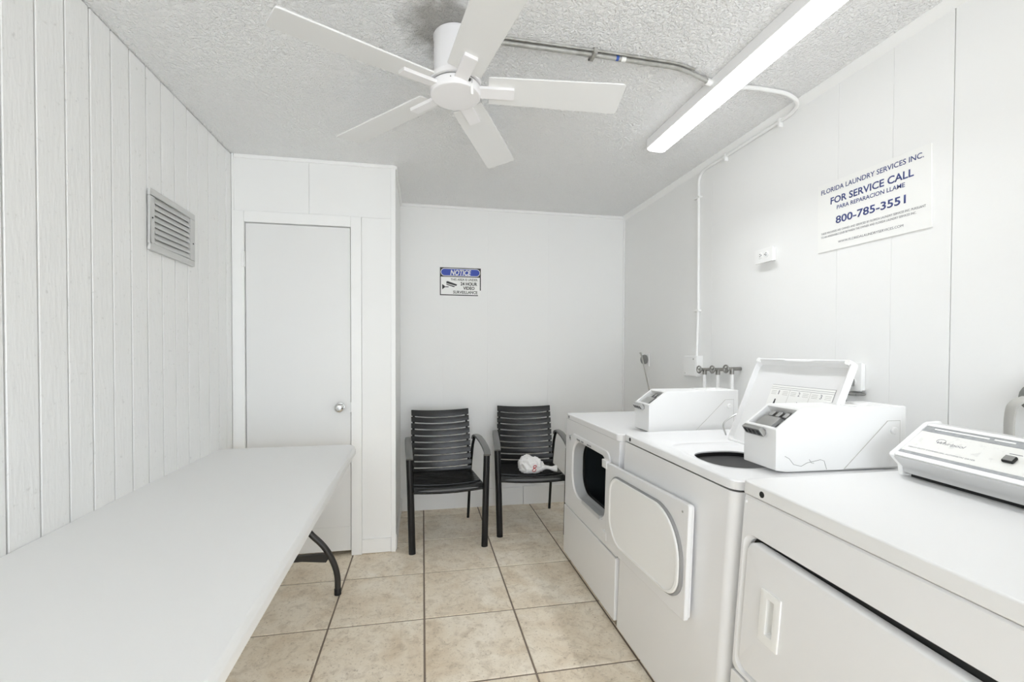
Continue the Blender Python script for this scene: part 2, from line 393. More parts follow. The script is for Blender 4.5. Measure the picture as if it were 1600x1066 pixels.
# ================================================================== STRIP LIGHT
LX0, LX1, LY0, LY1 = 1.209, 1.321, 1.015, 2.235
lt = thing('strip_light', 'long white ceiling strip light with a glowing wraparound diffuser', 'ceiling light', ((LX0 + LX1) / 2, (LY0 + LY1) / 2, H))
ox, oy = (LX0 + LX1) / 2, (LY0 + LY1) / 2
hw, hl = (LX1 - LX0) / 2, (LY1 - LY0) / 2
MB().prism([(-hw, 0), (-hw, -.046), (-hw + .004, -.050), (hw - .004, -.050), (hw, -.046), (hw, 0)], 'y', -hl, hl).build('housing', 'housing_white', lt, bevel=.002)
arc = [((hw - .003) * math.cos(t), -.0505 - .016 * math.sin(t) ** .6) for t in [math.pi * k / 14 for k in range(15)]]
MB().prism(arc, 'y', -hl + .006, hl - .006).build('diffuser', 'lens', lt)
ld = bpy.data.lights.new('strip_led_rows', 'AREA'); ld.shape = 'RECTANGLE'; ld.size = 2 * hw - .02; ld.size_y = 2 * hl - .04
ld.energy = BEAM; ld.spread = math.radians(SPREAD); ld.color = (.95, .975, 1.0)
lo_ = bpy.data.objects.new('strip_led_rows', ld); COL.objects.link(lo_); lo_.parent = lt; lo_.location = (0, 0, -.069)
for s in (-1, 1):
    MB().prism([(-hw, -.046)] + [(-(hw) * math.cos(math.pi * k / 10), -.050 - .018 * math.sin(math.pi * k / 10) ** .6) for k in range(11)] + [(hw, -.046)], 'y', *sorted((s * hl, s * (hl - .005)))).build('end_cap', 'housing_white', lt)

# ================================================================== CONDUITS
cr = .0092
cd = thing('ceiling_conduit', 'bare metal conduit across the ceiling between the fan and the strip light', 'conduit', (.3, 1.63, H))
off = Vector((-.3, -1.63, -H))
def sh(P, o): return [Vector(p) + o for p in P]
P = fillet([(.178, 1.625, H - cr), (.65, 1.629, H - cr), (1.03, 1.640, H - cr), (1.13, 1.672, H - cr - .002), (LX0 - .001, 1.690, H - .02)], .08)
MB().tube(sh(P, off), cr, 12).build('pipe', 'galvanised', cd)
MB().tube(sh(fillet([(.178, 1.607, H - .004), (.65, 1.611, H - .004), (1.02, 1.622, H - .004), (1.10, 1.645, H - .004)], .08), off), .0042, 8).build('pipe', 'galvanised', cd)
MB().box(.645, .660, 1.600, 1.652, H - .0215, H - .0001).build('strap', 'galvanised', cd, loc=off, bevel=.002)
MB().box(.648, .664, 1.654, 1.672, H - .006, H - .0001).build('strap_screw', 'black', cd, loc=off, bevel=.001)
MB().tube(sh([(.747, 1.6305, H - cr), (.758, 1.631, H - cr)], off), cr + .0006, 12).build('sticker', 'sticker_blue', cd)
MB().tube(sh([(.770, 1.631, H - cr), (.788, 1.632, H - cr)], off), cr + .0006, 12).build('sticker', 'sign_white', cd)
MB().tube(sh([(LX0 - .028, 1.686, H - .017), (LX0 - .001, 1.690, H - .02)], off), .0135, 12).build('connector', 'conduit_paint', cd)
wcd = thing('wall_conduit', 'white painted conduit running along the wall top and down to the junction box', 'conduit', (XR, 2.5, 1.25))
off = Vector((-XR, -2.5, -1.25)); xw = XR - cr - .001
P = fillet([(LX1 + .001, 1.690, H - .024), (1.42, 1.700, H - cr - .001), (1.60, 1.706, H - cr - .004), (xw - .024, 1.735, H - .030), (xw - .002, 1.80, H - .042), (xw, 1.90, H - .042), (xw, 2.506, H - .040), (xw, 2.497, 1.50), (xw, 2.510, 1.2505)], .075, 8)
MB().tube(sh(P, off), cr, 12).build('pipe', 'conduit_paint', wcd)
for y in (1.868, 2.254):
    MB().box(xw - .0125, XR - .0005, y - .007, y + .007, H - .072, H - .028).build('strap', 'conduit_paint', wcd, loc=off, bevel=.003)
for z in (2.245, 1.535):
    MB().box(xw - .0125, XR - .0005, 2.478, 2.538, z - .006, z + .006).build('strap', 'conduit_paint', wcd, loc=off, bevel=.003)
jb = thing('junction_box', 'small white wall junction box at the foot of the conduit', 'electrical box', (XR, 2.52, 1.12))
MB().box(-.048, -.0005, -.065, .068, 0, .130).build('body', 'conduit_paint', jb, bevel=.004)
MB().box(-.052, -.048, -.060, .063, .005, .125).build('cover', 'conduit_paint', jb, bevel=.0015)
for y, z in ((-.04, .11), (.045, .02)):
    MB().lathe([(.0, -.0035), (.004, -.003), (.004, 0)], (-.052, y, z), 'x', 8).build('screw', 'steel', jb)
# water valves
for k, (y, z) in enumerate(((2.365, 1.170), (2.245, 1.175), (2.130, 1.183))):
    v = thing('water_valve', ('small dull metal hose valve right beside the junction box', 'middle one of the three small metal hose valves', 'small metal hose valve at the free end of the water pipe')[k], 'valve', (XR, y, z), 0, 'water valves over the coin box')
    MB().tube([(-.0005, 0, 0), (-.075, 0, 0)], .010, 12).build('pipe', 'brass_dull', v)
    MB().tube([(-.055, 0, .0), (-.055, 0, -.030)], .012, 12).build('spout', 'brass_dull', v)
    MB().tube([(-.055, 0, -.030), (-.055, 0, -.075), (-.050, 0, -.18)], .011, 12).build('hose', 'conduit_paint', v)
    ring = [(-.092, .020 * math.cos(a), .020 * math.sin(a)) for a in [2 * math.pi * q / 20 for q in range(21)]]
    hd = MB().tube(ring, .0042, 8, cap=False).tube([(-.075, 0, 0), (-.094, 0, 0)], .0055, 8)
    for a in (.4, 2.5, 4.6): hd.tube([(-.092, 0, 0), (-.092, .020 * math.cos(a), .020 * math.sin(a))], .003, 6)
    hd.build('handle', 'brass_dull', v)
wp = tag(MB().tube([(XR - .02, 2.448, 1.166), (XR - .02, 2.14, 1.182)], .008, 10).build('water_pipe', 'conduit_paint'), 'thin white water pipe linking the hose valves', 'pipe')
# plugs and outlets
def plug(y, z, label, s=1.0, fall=.25, dy=-.10, plate=True, cord=None, cr_=.0085):
    p = thing('dryer_plug', label, 'plug', (XR, y, z))
    MB().box(-.012, -.0005, -.045 * s * plate, .045 * s * plate, -.055 * s, .05 * s).build('socket_plate', 'plastic_white', p, bevel=.004)
    MB().lathe([(.0, -.048), (.022 * s, -.046), (.034 * s, -.038), (.037 * s, -.024), (.035 * s, -.012)], axis='x', n=20).build('plug_body', 'cord_grey', p, bevel=0)
    path = fillet([(-.040, .0, .02 * s), (-.062, -.004, .055 * s), (-.066, -.03, .040 * s), (-.050, -.045, -.05), (-.035, -.045 + dy, -fall)], .04)
    if cord: path = fillet(cord, .04)
    MB().tube(path, cr_, 10, flat=.55, side=(0, 1, 0)).build('cord', 'cord_pale', p)
plug(3.150, 1.215, 'grey dryer plug and cord on the wall above the far dryer', 1.0, .30, -.09)
plug(.925, 1.150, 'thick grey power plug and cord on the wall above the dryer console', 1.3, .25, .09, .6, [(-.040, .02, .0), (-.060, .044, -.02), (-.050, .056, -.07), (-.035, .060, -.25)], .013)
def outlet(name, label, y, z, hor):
    o = thing(name, label, 'outlet', (XR, y, z))
    a, b = (.057, .035) if hor else (.035, .057)
    MB().box(-.022, -.0005, -a + .006, a - .006, -b + .003, b - .006).build('wall_box', 'plastic_white', o, bevel=.003)
    MB().box(-.028, -.022, -a, a, -b, b).build('cover_plate', 'plastic_white', o, bevel=.002)
    for s in (-1, 1):
        cy, cz = (s * .020, .004) if hor else (0, s * .020)
        f = MB().lathe([(.0, -.031), (.0145, -.0305), (.0155, -.0275)], (0, cy, cz), 'x', 20).build('socket_face', 'plastic_white', o)
        for dy, dz in ((.0, .0055), (.0, -.0055), (s * -.008 if hor else .0, 0 if hor else -.010)):
            MB().box(-.0318, -.0305, cy + dy - .003, cy + dy + .003, cz + dz - .0014, cz + dz + .0014).build('slot', 'dark', f)
    return o
outlet('wall_outlet', 'white double outlet set sideways in the wall beside the service sign', 1.945, 1.762, True)
o2 = outlet('wall_outlet', 'white upright outlet with a grey plug behind the raised washer lid', 1.470, 1.178, False)
MB().box(-.052, -.030, -.012, .014, -.038, -.006).build('plug', 'cord_grey', o2, bevel=.004)
MB().tube(fillet([(-.045, 0, -.038), (-.047, .01, -.07), (-.03, .03, -.20)], .03), .004, 8).build('plug_cord', 'cord_grey', o2)
tag(MB().box(XR - .05, XR - .0005, 1.436, 1.530, 1.104, 1.116).build('outlet_shade', 'cord_grey', bevel=.005), 'grey bar standing for the shade under the upright outlet behind the washer lid', 'shade bar')  # grey bar in place of the shade below the outlet box

# ================================================================== VENT
vt = thing('wall_vent', 'pale grey louvred air vent screwed to the white board wall', 'vent', (XL, 2.205, 1.813), math.radians(0))
vf = MB()
ya, yb, za, zb = -.176, .180, -.126, .128
ia, ib, ja, jb_ = -.146, .140, -.098, .098
vf.box(0, .012, ya, yb, za, ja).box(0, .012, ya, yb, jb_, zb).box(0, .012, ya, ia, ja, jb_).box(0, .012, ib, yb, ja, jb_)
vf.build('frame', 'vent_paint', vt, loc=(.0035, 0, 0), rot=(math.radians(-1), 0, 0), bevel=.002)
MB().box(.0028, .0034, ia, ib, ja, jb_).build('backing', 'cord_grey', vt)
nl = 8
for k in range(nl):
    z = ja + (k + .5) * (jb_ - ja) / nl
    MB().box(-.0015, .0015, ia + .002, ib - .002, -.0125, .0125).build('louver', 'vent_paint', vt, loc=(.0105, 0, z), rot=(0, math.radians(-22), 0))
for y, z in ((-.163, .01), (.162, -.02)):
    MB().lathe([(.0, .0025), (.0035, .002), (.0035, 0)], (.0155, y, z), 'x', 8).build('screw', 'dark', vt)

# ================================================================== SIGNS
sg = thing('service_sign', 'white service call sign with blue lettering on the right wall', 'sign', (XR, 1.44, 1.71))
so = Vector((-XR, -1.44, -1.71))
MB().loft([[Vector((x, y, z)) + so for y, z in ((1.658, 1.711), (1.218, 1.706), (1.224, 1.995), (1.661, 2.003))] for x in (XR - .0005, XR - .0045)]).build('board', 'sign_white', sg, bevel=.0006, seg=1)
xs_ = XR - .0048
lines = [('FLORIDA LAUNDRY SERVICES INC.', 1.644, 1.246, 1.9595, .0200, 'ink_blue', .008),
         ('FOR SERVICE CALL', 1.599, 1.277, 1.906, .0290, 'ink_blue', .018),
         ('PARA REPARACION LLAME', 1.570, 1.306, 1.8775, .0165, 'ink_blue', .010),
         ('800-785-3551', 1.574, 1.302, 1.8175, .0315, 'ink_blue', .018),
         ('THESE MACHINES ARE OWNED AND SERVICED BY FLORIDA LAUNDRY SERVICES INC. PURSUANT', 1.642, 1.237, 1.7855, .0085, 'ink_grey', 0),
         ('TO AN ASSIGNABLE LEASE BETWEEN THE OWNER AND FLORIDA LAUNDRY SERVICES INC.', 1.642, 1.267, 1.770, .0085, 'ink_grey', 0),
         ('WWW.FLORIDALAUNDRYSERVICES.COM', 1.562, 1.309, 1.7345, .0095, 'ink_grey', .0)]
for body, y0, y1, z, h, ink, bold in lines:
    text(body, ink, sg, Vector((xs_, y0, z)) + so, (0, -1, -.01), (0, 0, 1), y0 - y1, h, bold=bold, extrude=.0003)
# surveillance notice on the back wall
nt_ = thing('notice_sign', 'small blue and white video surveillance notice on the back wall', 'sign', (.302, YB, 1.724), 0)
NW, NH = .330, .224
def N2(s, t, d=0.0): return Vector((-NW / 2 + s * NW, -.003 - d, NH * (1 - t)))
MB().box(-NW / 2, NW / 2, -.003, -.0004, 0, NH).build('board', 'sign_white', nt_, bevel=.0005, seg=1)
def flat(poly, m, name, d=.0003, parent=nt_):
    return MB().loft([[N2(s, t, 0) for s, t in poly], [N2(s, t, d) for s, t in poly]]).build(name, m, parent)
R4 = lambda s0, s1, t0, t1: [(s0, t0), (s1, t0), (s1, t1), (s0, t1)]
flat(R4(0, 1, .0, .335), 'ink_black', 'header_band')
flat(R4(0, .022, .335, 1), 'ink_black', 'border'); flat(R4(.975, 1, .335, .80), 'ink_black', 'border'); flat(R4(.022, .93, .965, 1), 'ink_black', 'border')
pill = lambda s0, s1, t0, t1: [(a, b) for a, b in [((s0 + (t1 - t0) * .34) + (t1 - t0) * .34 * math.cos(q), (t0 + t1) / 2 + (t1 - t0) / 2 * math.sin(q)) for q in [math.pi / 2 + math.pi * k / 12 for k in range(13)]] + [((s1 - (t1 - t0) * .34) + (t1 - t0) * .34 * math.cos(q), (t0 + t1) / 2 + (t1 - t0) / 2 * math.sin(q)) for q in [-math.pi / 2 + math.pi * k / 12 for k in range(13)]]]
flat(pill(.018, .982, .03, .305), 'sign_white', 'oval_rim', .0006)
flat(pill(.03, .97, .05, .285), 'notice_blue', 'oval', .0009)
def ntext(body, s0, s1, t0, t1, m, bold, shear=0, d=.0004):
    text(body, m, nt_, N2(s0, t1, d), (1, 0, 0), (0, 0, 1), (s1 - s0) * NW, (t1 - t0) * NH, bold=bold, shear=shear, extrude=.0003)
ntext('NOTICE', .25, .76, .075, .275, 'sign_white', .03, .2, .001)
ntext('THIS AREA IS UNDER', .26, .92, .385, .465, 'ink_black', .01)
ntext('24 HOUR', .50, .91, .515, .635, 'ink_black', .03)
ntext('VIDEO', .565, .845, .67, .785, 'ink_black', .03)
ntext('SURVEILLANCE', .32, .915, .825, .93, 'ink_black', .02)
flat([(.155, .50), (.19, .49), (.415, .60), (.40, .655), (.155, .565)], 'ink_black', 'camera_symbol', .0005)
flat([(.15, .585), (.37, .67), (.34, .70), (.16, .62)], 'ink_black', 'camera_symbol', .0005)
flat([(.055, .60), (.115, .66), (.115, .72), (.055, .79)], 'ink_black', 'camera_symbol', .0005)
flat([(.115, .68), (.21, .68), (.21, .71), (.115, .71)], 'ink_black', 'camera_symbol', .0005)

# ================================================================== WASHING MACHINE AND DRYERS
FRONT, DEPTH = .870, .686
HX = DEPTH / 2
def racker(ky, kz, ref=.9):
    """the old cabinets stand a little out of square on the uneven floor"""
    def f(c): return Vector((c.x, c.y + ky * (c.z - ref), c.z + kz * c.y * (c.z / .9)))
    return f
def feet(root, wd, xf):
    for sx in (-1, 1):
        for sy in (-1, 1):
            MB().lathe([(.018, 0), (.018, .008), (.008, .010), (.008, .03)], (sx * (HX - .06), sy * (wd / 2 - .06) + (xf(Vector((0, 0, 0))).y), 0), n=14).build('foot', 'dark', root)
def top_cover(root, wd, z0, z1, xf, r=.03):
    lo = rrect(-HX - .004, HX, -wd / 2 - .001, wd / 2 + .001, (r, .01, .01, r), 6)
    return MB().prism(lo, 'z', z0, z1).build('top_cover', 'enamel', root, bevel=.006, seg=3, xf=xf)
def plug_hole(root, y, z, r, xf):
    MB().lathe([(.0, -.0052), (r * .8, -.005), (r, -.004), (r, .002)], (-HX, y, z), 'x', 16).build('hole_plug', 'black', root, xf=xf)

# ---- far dryer, its door swung open against the washer
D1W, D1Y = .735, 2.1975
d1 = thing('clothes_dryer', 'white dryer with its door swung wide open and a dark empty drum', 'dryer', (FRONT + HX, D1Y, 0), 0, 'white laundry machines along the right wall')
x1 = racker(-.05, -.006)
feet(d1, D1W, x1)
hwid = D1W / 2
shell = MB().box(-HX + .02, HX, -hwid, -hwid + .004, .025, .868).box(-HX + .02, HX, hwid - .004, hwid, .025, .868).box(HX - .004, HX, -hwid, hwid, .025, .868).box(-HX + .02, HX, -hwid, hwid, .025, .03)
shell.build('cabinet', 'enamel', d1, xf=x1)
oy0, oy1, oz0, oz1 = 1.970 - D1Y, 2.425 - D1Y, .452, .766
hole = rrect(oy0, oy1, oz0, oz1, (.055, .12, .11, .05), 8)
outer = rrect(-hwid, hwid, .337, .868, .004, 8)
def plate_hole(outer, hole, xa, xb):
    n = len(hole); mb = MB()
    lo = lambda lp, x: [(x, u, v) for u, v in lp]
    mb.loft([lo(outer, xb), lo(outer, xa), lo(hole, xa), lo(hole, xb)], False, False); return mb
plate_hole(outer, hole, -HX, -HX + .02).build('upper_panel', 'enamel', d1, bevel=0, xf=x1)
# door seat: a shallow raised rim round the opening
seat_o = rrect(oy0 - .055, oy1 + .07, oz0 - .055, oz1 + .035, (.06, .10, .08, .05), 8)
seat_i = rrect(oy0 - .004, oy1 + .004, oz0 - .004, oz1 + .004, (.058, .123, .113, .053), 8)
n_ = MB(); lo = lambda lp, x: [(x, u, v) for u, v in lp]
n_.loft([lo(seat_o, -HX + .001), lo(rrect(oy0 - .050, oy1 + .065, oz0 - .050, oz1 + .030, (.057, .097, .077, .047), 8), -HX - .005), lo(rrect(oy0 - .010, oy1 + .012, oz0 - .010, oz1 + .010, (.06, .125, .115, .055), 8), -HX - .005), lo(seat_i, -HX + .004)], False, False)
n_.build('door_seat', 'enamel', d1, xf=x1)
lp = MB().prism(rrect(-hwid, hwid, .032, .331, .006, 4), 'x', -HX - .004, -HX + .02)
lp.build('lower_panel', 'enamel', d1, bevel=.004, seg=3, xf=x1)
MB().box(-HX + .010, HX - .02, -hwid + .006, hwid - .006, .326, .342).build('seam_gap', 'dark', d1, xf=x1)  # dark fill stands in for shade between the two front panels
top_cover(d1, D1W, .868, .902, x1)
plug_hole(d1, hwid - .055, .885, .0085, x1)
# tunnel, bulkhead and drum
tun = MB()
circ = []
for u, v in hole:
    a = math.atan2(v - .58, u - .0); circ.append((.30 * math.cos(a), .58 - .02 + .27 * math.sin(a)))
cyv = (oy0 + oy1) / 2; czv = (oz0 + oz1) / 2
hole2 = [((u - cyv) * .97 + cyv, (v - czv) * .95 + czv) for u, v in hole]
tun.loft([lo(hole, -HX + .002), lo(hole2, -HX + .055)], False, False).build('door_collar', 'collar', d1, xf=x1)
hole3 = [((u - cyv) * 1.0 + cyv, (v - czv) * 1.0 + czv) for u, v in hole]
MB().loft([lo(hole2, -HX + .055), lo(hole3, -HX + .058), lo(hole3, -HX + .068), lo(hole2, -HX + .072)], False, False).build('shadow_gap', 'black', d1, xf=x1)  # black ring stands in for the shaded gap behind the collar
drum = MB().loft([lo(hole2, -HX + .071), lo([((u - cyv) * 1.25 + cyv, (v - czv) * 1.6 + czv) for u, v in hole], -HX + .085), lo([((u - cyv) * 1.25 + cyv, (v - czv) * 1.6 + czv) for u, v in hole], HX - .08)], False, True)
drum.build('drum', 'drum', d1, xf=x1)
for y in (.03, -.05):
    MB().box(-HX + .13, HX - .09, y - .012, y + .012, czv - .24, czv - .19).build('drum_baffle', 'drum', d1, bevel=.008)
# lint slot and small marks round the opening
MB().box(-HX - .006, -HX + .03, oy0 + .05, oy0 + .30, oz0 - .016, oz0 + .006).build('lint_slot', 'collar', d1, bevel=.003, xf=x1)
st = MB().box(-HX - .0075, -HX - .001, oy1 + .036, oy1 + .060, oz1 - .015, oz1 + .013).build('door_strike', 'steel', d1, bevel=.002, xf=x1)
MB().box(-HX - .0085, -HX - .0074, oy1 + .044, oy1 + .052, oz1 - .005, oz1 + .003).build('strike_hole', 'black', st, xf=x1)
for k, (y, wd_) in enumerate(((2.346, .05), (2.283, .032), (2.200, .028), (2.168, .022))):
    MB().box(-HX - .0062, -HX - .0048, y - D1Y - wd_ / 2, y - D1Y + wd_ / 2, .772 + .001 * k, .780 + .001 * k).build('printed_mark', 'ink_grey', d1)
# open door, lying flat against the washer front
dx = .842 - (FRONT + HX)
dy0, dy1, dz0, dz1 = 1.268 - D1Y, 1.896 - D1Y, .386, .776
drk = lambda c: Vector((c.x, c.y - .055 * (c.z - .6), c.z - .034 * (c.y - (dy0 + dy1) / 2)))
dr = MB().prism(rrect(dy0, dy1, dz0, dz1, .010, 4), 'x', dx - .007, dx + .010).build('door', 'enamel', d1, bevel=.004, seg=3, xf=drk)
MB().prism(rrect(dy0 + .004, dy1 - .004, dz0 + .004, dz1 - .004, .010, 4), 'x', dx + .010, dx + .018).build('door_skin', 'enamel', dr, bevel=.003, xf=drk)
lin_o = rrect(1.283 - D1Y, 1.850 - D1Y, .434, .738, (.085, .13, .075, .175), 12)
ly, lz = sum(p[0] for p in lin_o) / len(lin_o), sum(p[1] for p in lin_o) / len(lin_o)
inn = lambda k: [((u - ly) * k + ly, (v - lz) * k + lz) for u, v in lin_o]
MB().loft([lo(lin_o, dx - .006), lo(lin_o, dx - .012), lo(inn(.985), dx - .016), lo(inn(.968), dx - .0165), lo(inn(.962), dx - .011)], False, False).build('door_gasket', 'gasket', dr, xf=drk)
MB().loft([lo(inn(.970), dx - .007), lo(inn(.966), dx - .018), lo(inn(.955), dx - .021), lo(inn(.925), dx - .022), lo(inn(.910), dx - .0185), lo(inn(.89), dx - .018)], False, True).build('door_liner', 'plastic_white', dr, xf=drk)
for y, z in ((1.835, .70), (1.30, .50), (1.30, .745)):
    MB().lathe([(.0, -.0015), (.004, -.001), (.004, .001)], (dx - .0075, y - D1Y, z), 'x', 10).build('screw', 'steel', dr, xf=drk)
for z in (.755, .42):
    MB().box(dx - .010, dx + .014, dy1 - .006, dy1 + .045, z - .022, z + .016).build('hinge', 'enamel', dr, bevel=.003)

# ---- washer with its lid up
WW, WY = .710, 1.445
ws = thing('washing_machine', 'white top-loading washing machine with its lid raised', 'washer', (FRONT + HX, WY, 0), 0, 'white laundry machines along the right wall')
xw_ = racker(-.085, .010)
feet(ws, WW, xw_)
wh = WW / 2
MB().prism(rrect(-HX, -HX + .055, -wh, wh, (.03, 0, 0, .03), 6), 'z', .022, .880).build('front_panel', 'enamel', ws, bevel=0, xf=xw_)
MB().box(-HX + .0562, HX, -wh + .001, wh - .001, .03, .880).build('cabinet', 'enamel', ws, bevel=.002, xf=xw_)
MB().box(-HX + .03, HX - .01, -wh + .004, wh - .004, .878, .886).build('seam_gap', 'dark', ws, xf=xw_)  # dark fill in place of the shade below the top cover
MB().box(-HX + .12, HX - .03, -wh - .004, -wh + .002, .36, .366).build('side_rib', 'enamel', ws, bevel=.001, xf=xw_)
# pierced top cover
zt = .9155
def ring(fn, n=64): return [fn(2 * math.pi * k / n) for k in range(n)]
def sq(x0, x1, y0, y1, p):
    cx, cy, ax, ay = (x0 + x1) / 2, (y0 + y1) / 2, (x1 - x0) / 2, (y1 - y0) / 2
    def f(a):
        c, s = math.cos(a), math.sin(a)
        return (cx + ax * math.copysign(abs(c) ** (2 / p), c), cy + ay * math.copysign(abs(s) ** (2 / p), s))
    return f
ox_, oyl = FRONT + HX, WY
OUT = ring(sq(-HX - .004, HX, -wh - .001, wh + .001, 22)); OUTi = ring(sq(-HX + .001, HX - .005, -wh + .004, wh - .004, 22))
DISH = ring(sq(.915 - ox_, 1.225 - ox_, 1.195 - oyl, 1.560 - oyl, 5)); DISH2 = ring(sq(.922 - ox_, 1.219 - ox_, 1.202 - oyl, 1.553 - oyl, 5))
HOLE = ring(sq(.948 - ox_, 1.195 - ox_, 1.235 - oyl, 1.465 - oyl, 2.6))
zl = lambda lp, z: [(u, v, z) for u, v in lp]
tc = MB()
tc.loft([zl(OUTi, .884), zl(OUT, .887), zl(OUT, zt - .005), zl(OUTi, zt), zl(DISH, zt), zl(DISH2, zt - .005), zl(HOLE, zt - .011), zl(HOLE, zt - .016)], False, False)
tc.build('top_cover', 'enamel', ws, xf=xw_, angle=50)
MB().loft([zl(HOLE, zt - .0155), zl(HOLE, zt - .031)], False, False).build('rim_shade', 'black', ws, xf=xw_)  # black band painted as the shade under the rim of the opening
mid = lambda k: [((u - (1.0715 - ox_)) * k + (1.0715 - ox_), (v - (1.350 - oyl)) * k + (1.350 - oyl)) for u, v in HOLE]
MB().loft([zl(mid(1.0), zt - .030), zl(mid(1.06), zt - .032), zl(mid(1.06), zt - .040), zl(mid(.90), zt - .046), zl(mid(.88), zt - .056), zl(mid(.93), zt - .064), zl(mid(.93), zt - .36), zl(mid(.3), zt - .38)], False, True).build('tub', 'tub_ring', ws, xf=xw_)
MB().lathe([(.07, zt - .38), (.05, zt - .2), (.035, zt - .12), (.0, zt - .115)], (1.0715 - ox_, 1.350 - oyl, 0), n=20).build('agitator', 'plastic_white', ws)
plug_hole(ws, wh - .075, .900, .0085, xw_)
# raised lid, leaning back
LA = math.radians(23)
ex = Vector((math.sin(LA), 0, math.cos(LA))); nn = Vector((-math.cos(LA), 0, math.sin(LA)))   # up the lid / toward the room
lb = Vector((1.238 - ox_, 0, .912)); LL = .364
y_a, y_b = 1.187 - oyl, 1.600 - oyl
def lidp(s, y, d): return tuple(lb + ex * s + nn * d + Vector((0, y, 0)))
lid_o = rrect(y_a, y_b, .0, LL, .018, 5); lid_i = rrect(y_a + .010, y_b - .010, .012, LL - .022, .016, 5)
ll = lambda lp, d: [lidp(s, y, d) for y, s in lp]
lid = MB().loft([ll(lid_o, -.014), ll(lid_o, .008), ll(rrect(y_a + .003, y_b - .003, .003, LL - .003, .016, 5), .011), ll(rrect(y_a + .007, y_b - .007, .008, LL - .012, .016, 5), .010), ll(lid_i, -.008)], True, True).build('lid', 'enamel_old', ws, angle=40)
lip = []
for k in range(17):
    t = k / 16; y = y_a + .014 + t * (y_b - y_a - .028)
    lip.append(lidp(LL - .006 - (.004 if .36 < t < .66 else 0), y, .012))
MB().tube(lip, .0045, 8).build('lid_lip', 'enamel_old', lid)
for s in (0, 1):
    MB().tube([lidp(LL - .010, (y_a + .014) * (1 - s) + (y_b - .014) * s, .006), lidp(LL - .010, (y_a + .014) * (1 - s) + (y_b - .014) * s, .017)], .009, 12).build('bumper', 'plastic_white', lid)
MB().tube(fillet([lidp(.015, y_b - .001, .02), lidp(.055, y_b + .012, .045), lidp(.10, y_b + .006, .018), lidp(.12, y_b - .004, .0)], .02), .0035, 8).build('lid_spring', 'steel', lid)
MB().tube([lidp(-.002, y_a + .02, .0), lidp(-.002, y_b - .02, .0)], .006, 10).build('hinge_rod', 'cord_grey', lid)
# instruction label on the lid
lb_d = -.0072
def lflat(s0, s1, ya_, yb_, m, name, d=.0003):
    return MB().loft([[lidp(s0, ya_, lb_d), lidp(s0, yb_, lb_d), lidp(s1, yb_, lb_d), lidp(s1, ya_, lb_d)], [lidp(s0, ya_, lb_d + d), lidp(s0, yb_, lb_d + d), lidp(s1, yb_, lb_d + d), lidp(s1, ya_, lb_d + d)]]).build(name, m, lid)
A0, A1 = 1.225 - oyl, 1.490 - oyl
lflat(.110, .262, A0, A1, 'sign_white', 'label', .0002)
for s in (.262, .253, .246): lflat(s - .0011, s, A0, A1, 'ink_grey', 'label_rule')
lflat(.110, .262, A0 - .0011, A0, 'ink_grey', 'label_rule')
for k in range(1, 3): lflat(.110, .246, A0 + (A1 - A0) * k / 3 - .0006, A0 + (A1 - A0) * k / 3 + .0006, 'cord_pale', 'label_rule')
for k, ch in enumerate('123'):
    yc_ = A1 - (A1 - A0) * (k + .5) / 3
    text(ch, 'ink_grey', lid, lidp(.224, yc_ + .005, lb_d + .0003), (0, -1, 0), ex, .008 if ch != '1' else .004, .016, extrude=.0003, name='label_number')
    for q in range(3):
        for sd in (-1, 1):
            lflat(.236 - q * .006, .2375 - q * .006, yc_ + sd * .026 - .012, yc_ + sd * .026 + .012, 'cord_pale', 'label_print')
for yo, pts in ((A1 - .036, [(-.012, .168), (.012, .168), (.004, .176), (.002, .205), (-.003, .205), (-.006, .178)]), (A1 - .125, [(-.014, .170), (.004, .170), (.012, .200), (.008, .203), (-.001, .178), (-.014, .176)])):
    MB().loft([[lidp(s, yo - u, lb_d) for u, s in pts], [lidp(s, yo - u, lb_d + .0004) for u, s in pts]]).build('label_drawing', 'ink_black', lid)
MB().tube([lidp(.165 + .030 * math.sin(a), A0 + .045 + .036 * math.cos(a), lb_d + .0004) for a in [math.pi * k / 14 for k in range(15)]], .0012, 5).build('label_drawing', 'ink_grey', lid)
for q in (-1, 1):
    MB().tube([lidp(.165 + .011 * math.sin(a), A0 + .045 + q * .015 + .011 * math.cos(a), lb_d + .0004) for a in [2 * math.pi * k / 14 for k in range(15)]], .0009, 5).build('label_drawing', 'ink_grey', lid)

# ---- near dryer with console
D3W, D3Y = .739, .6875
d3 = thing('clothes_dryer', 'white dryer with a slanted control console and closed door', 'dryer', (FRONT + HX, D3Y, 0), 0, 'white laundry machines along the right wall')
x3 = racker(-.09, .030)
feet(d3, D3W, x3)
h3 = D3W / 2
MB().box(-HX + .03, HX, -h3, h3, .025, .876).build('cabinet', 'enamel', d3, bevel=.002, xf=x3)
o3 = rrect(-h3, h3, .372, .876, (.02, .02, .006, .006), 6)
rec = rrect(-h3 + .03, h3 - .012, .385, .776, (.02, .03, .035, .02), 6)
rec2 = rrect(-h3 + .035, h3 - .022, .392, .768, (.02, .03, .03, .02), 6)
MB().loft([lo(o3, -HX + .03), lo(o3, -HX + .004), lo(rrect(-h3 + .004, h3 - .004, .376, .872, (.02, .02, .006, .006), 6), -HX), lo(rec, -HX), lo(rec2, -HX + .012), lo(rec2, -HX + .029)], False, False).build('upper_panel', 'enamel', d3, xf=x3)
MB().prism(rec2, 'x', -HX + .024, -HX + .0295).build('recess_back', 'black', d3, xf=x3)
x3d = lambda c: x3(Vector((c.x, c.y, c.z + .024 * (c.y - h3) * max(0, (c.z - .4) / .36))))
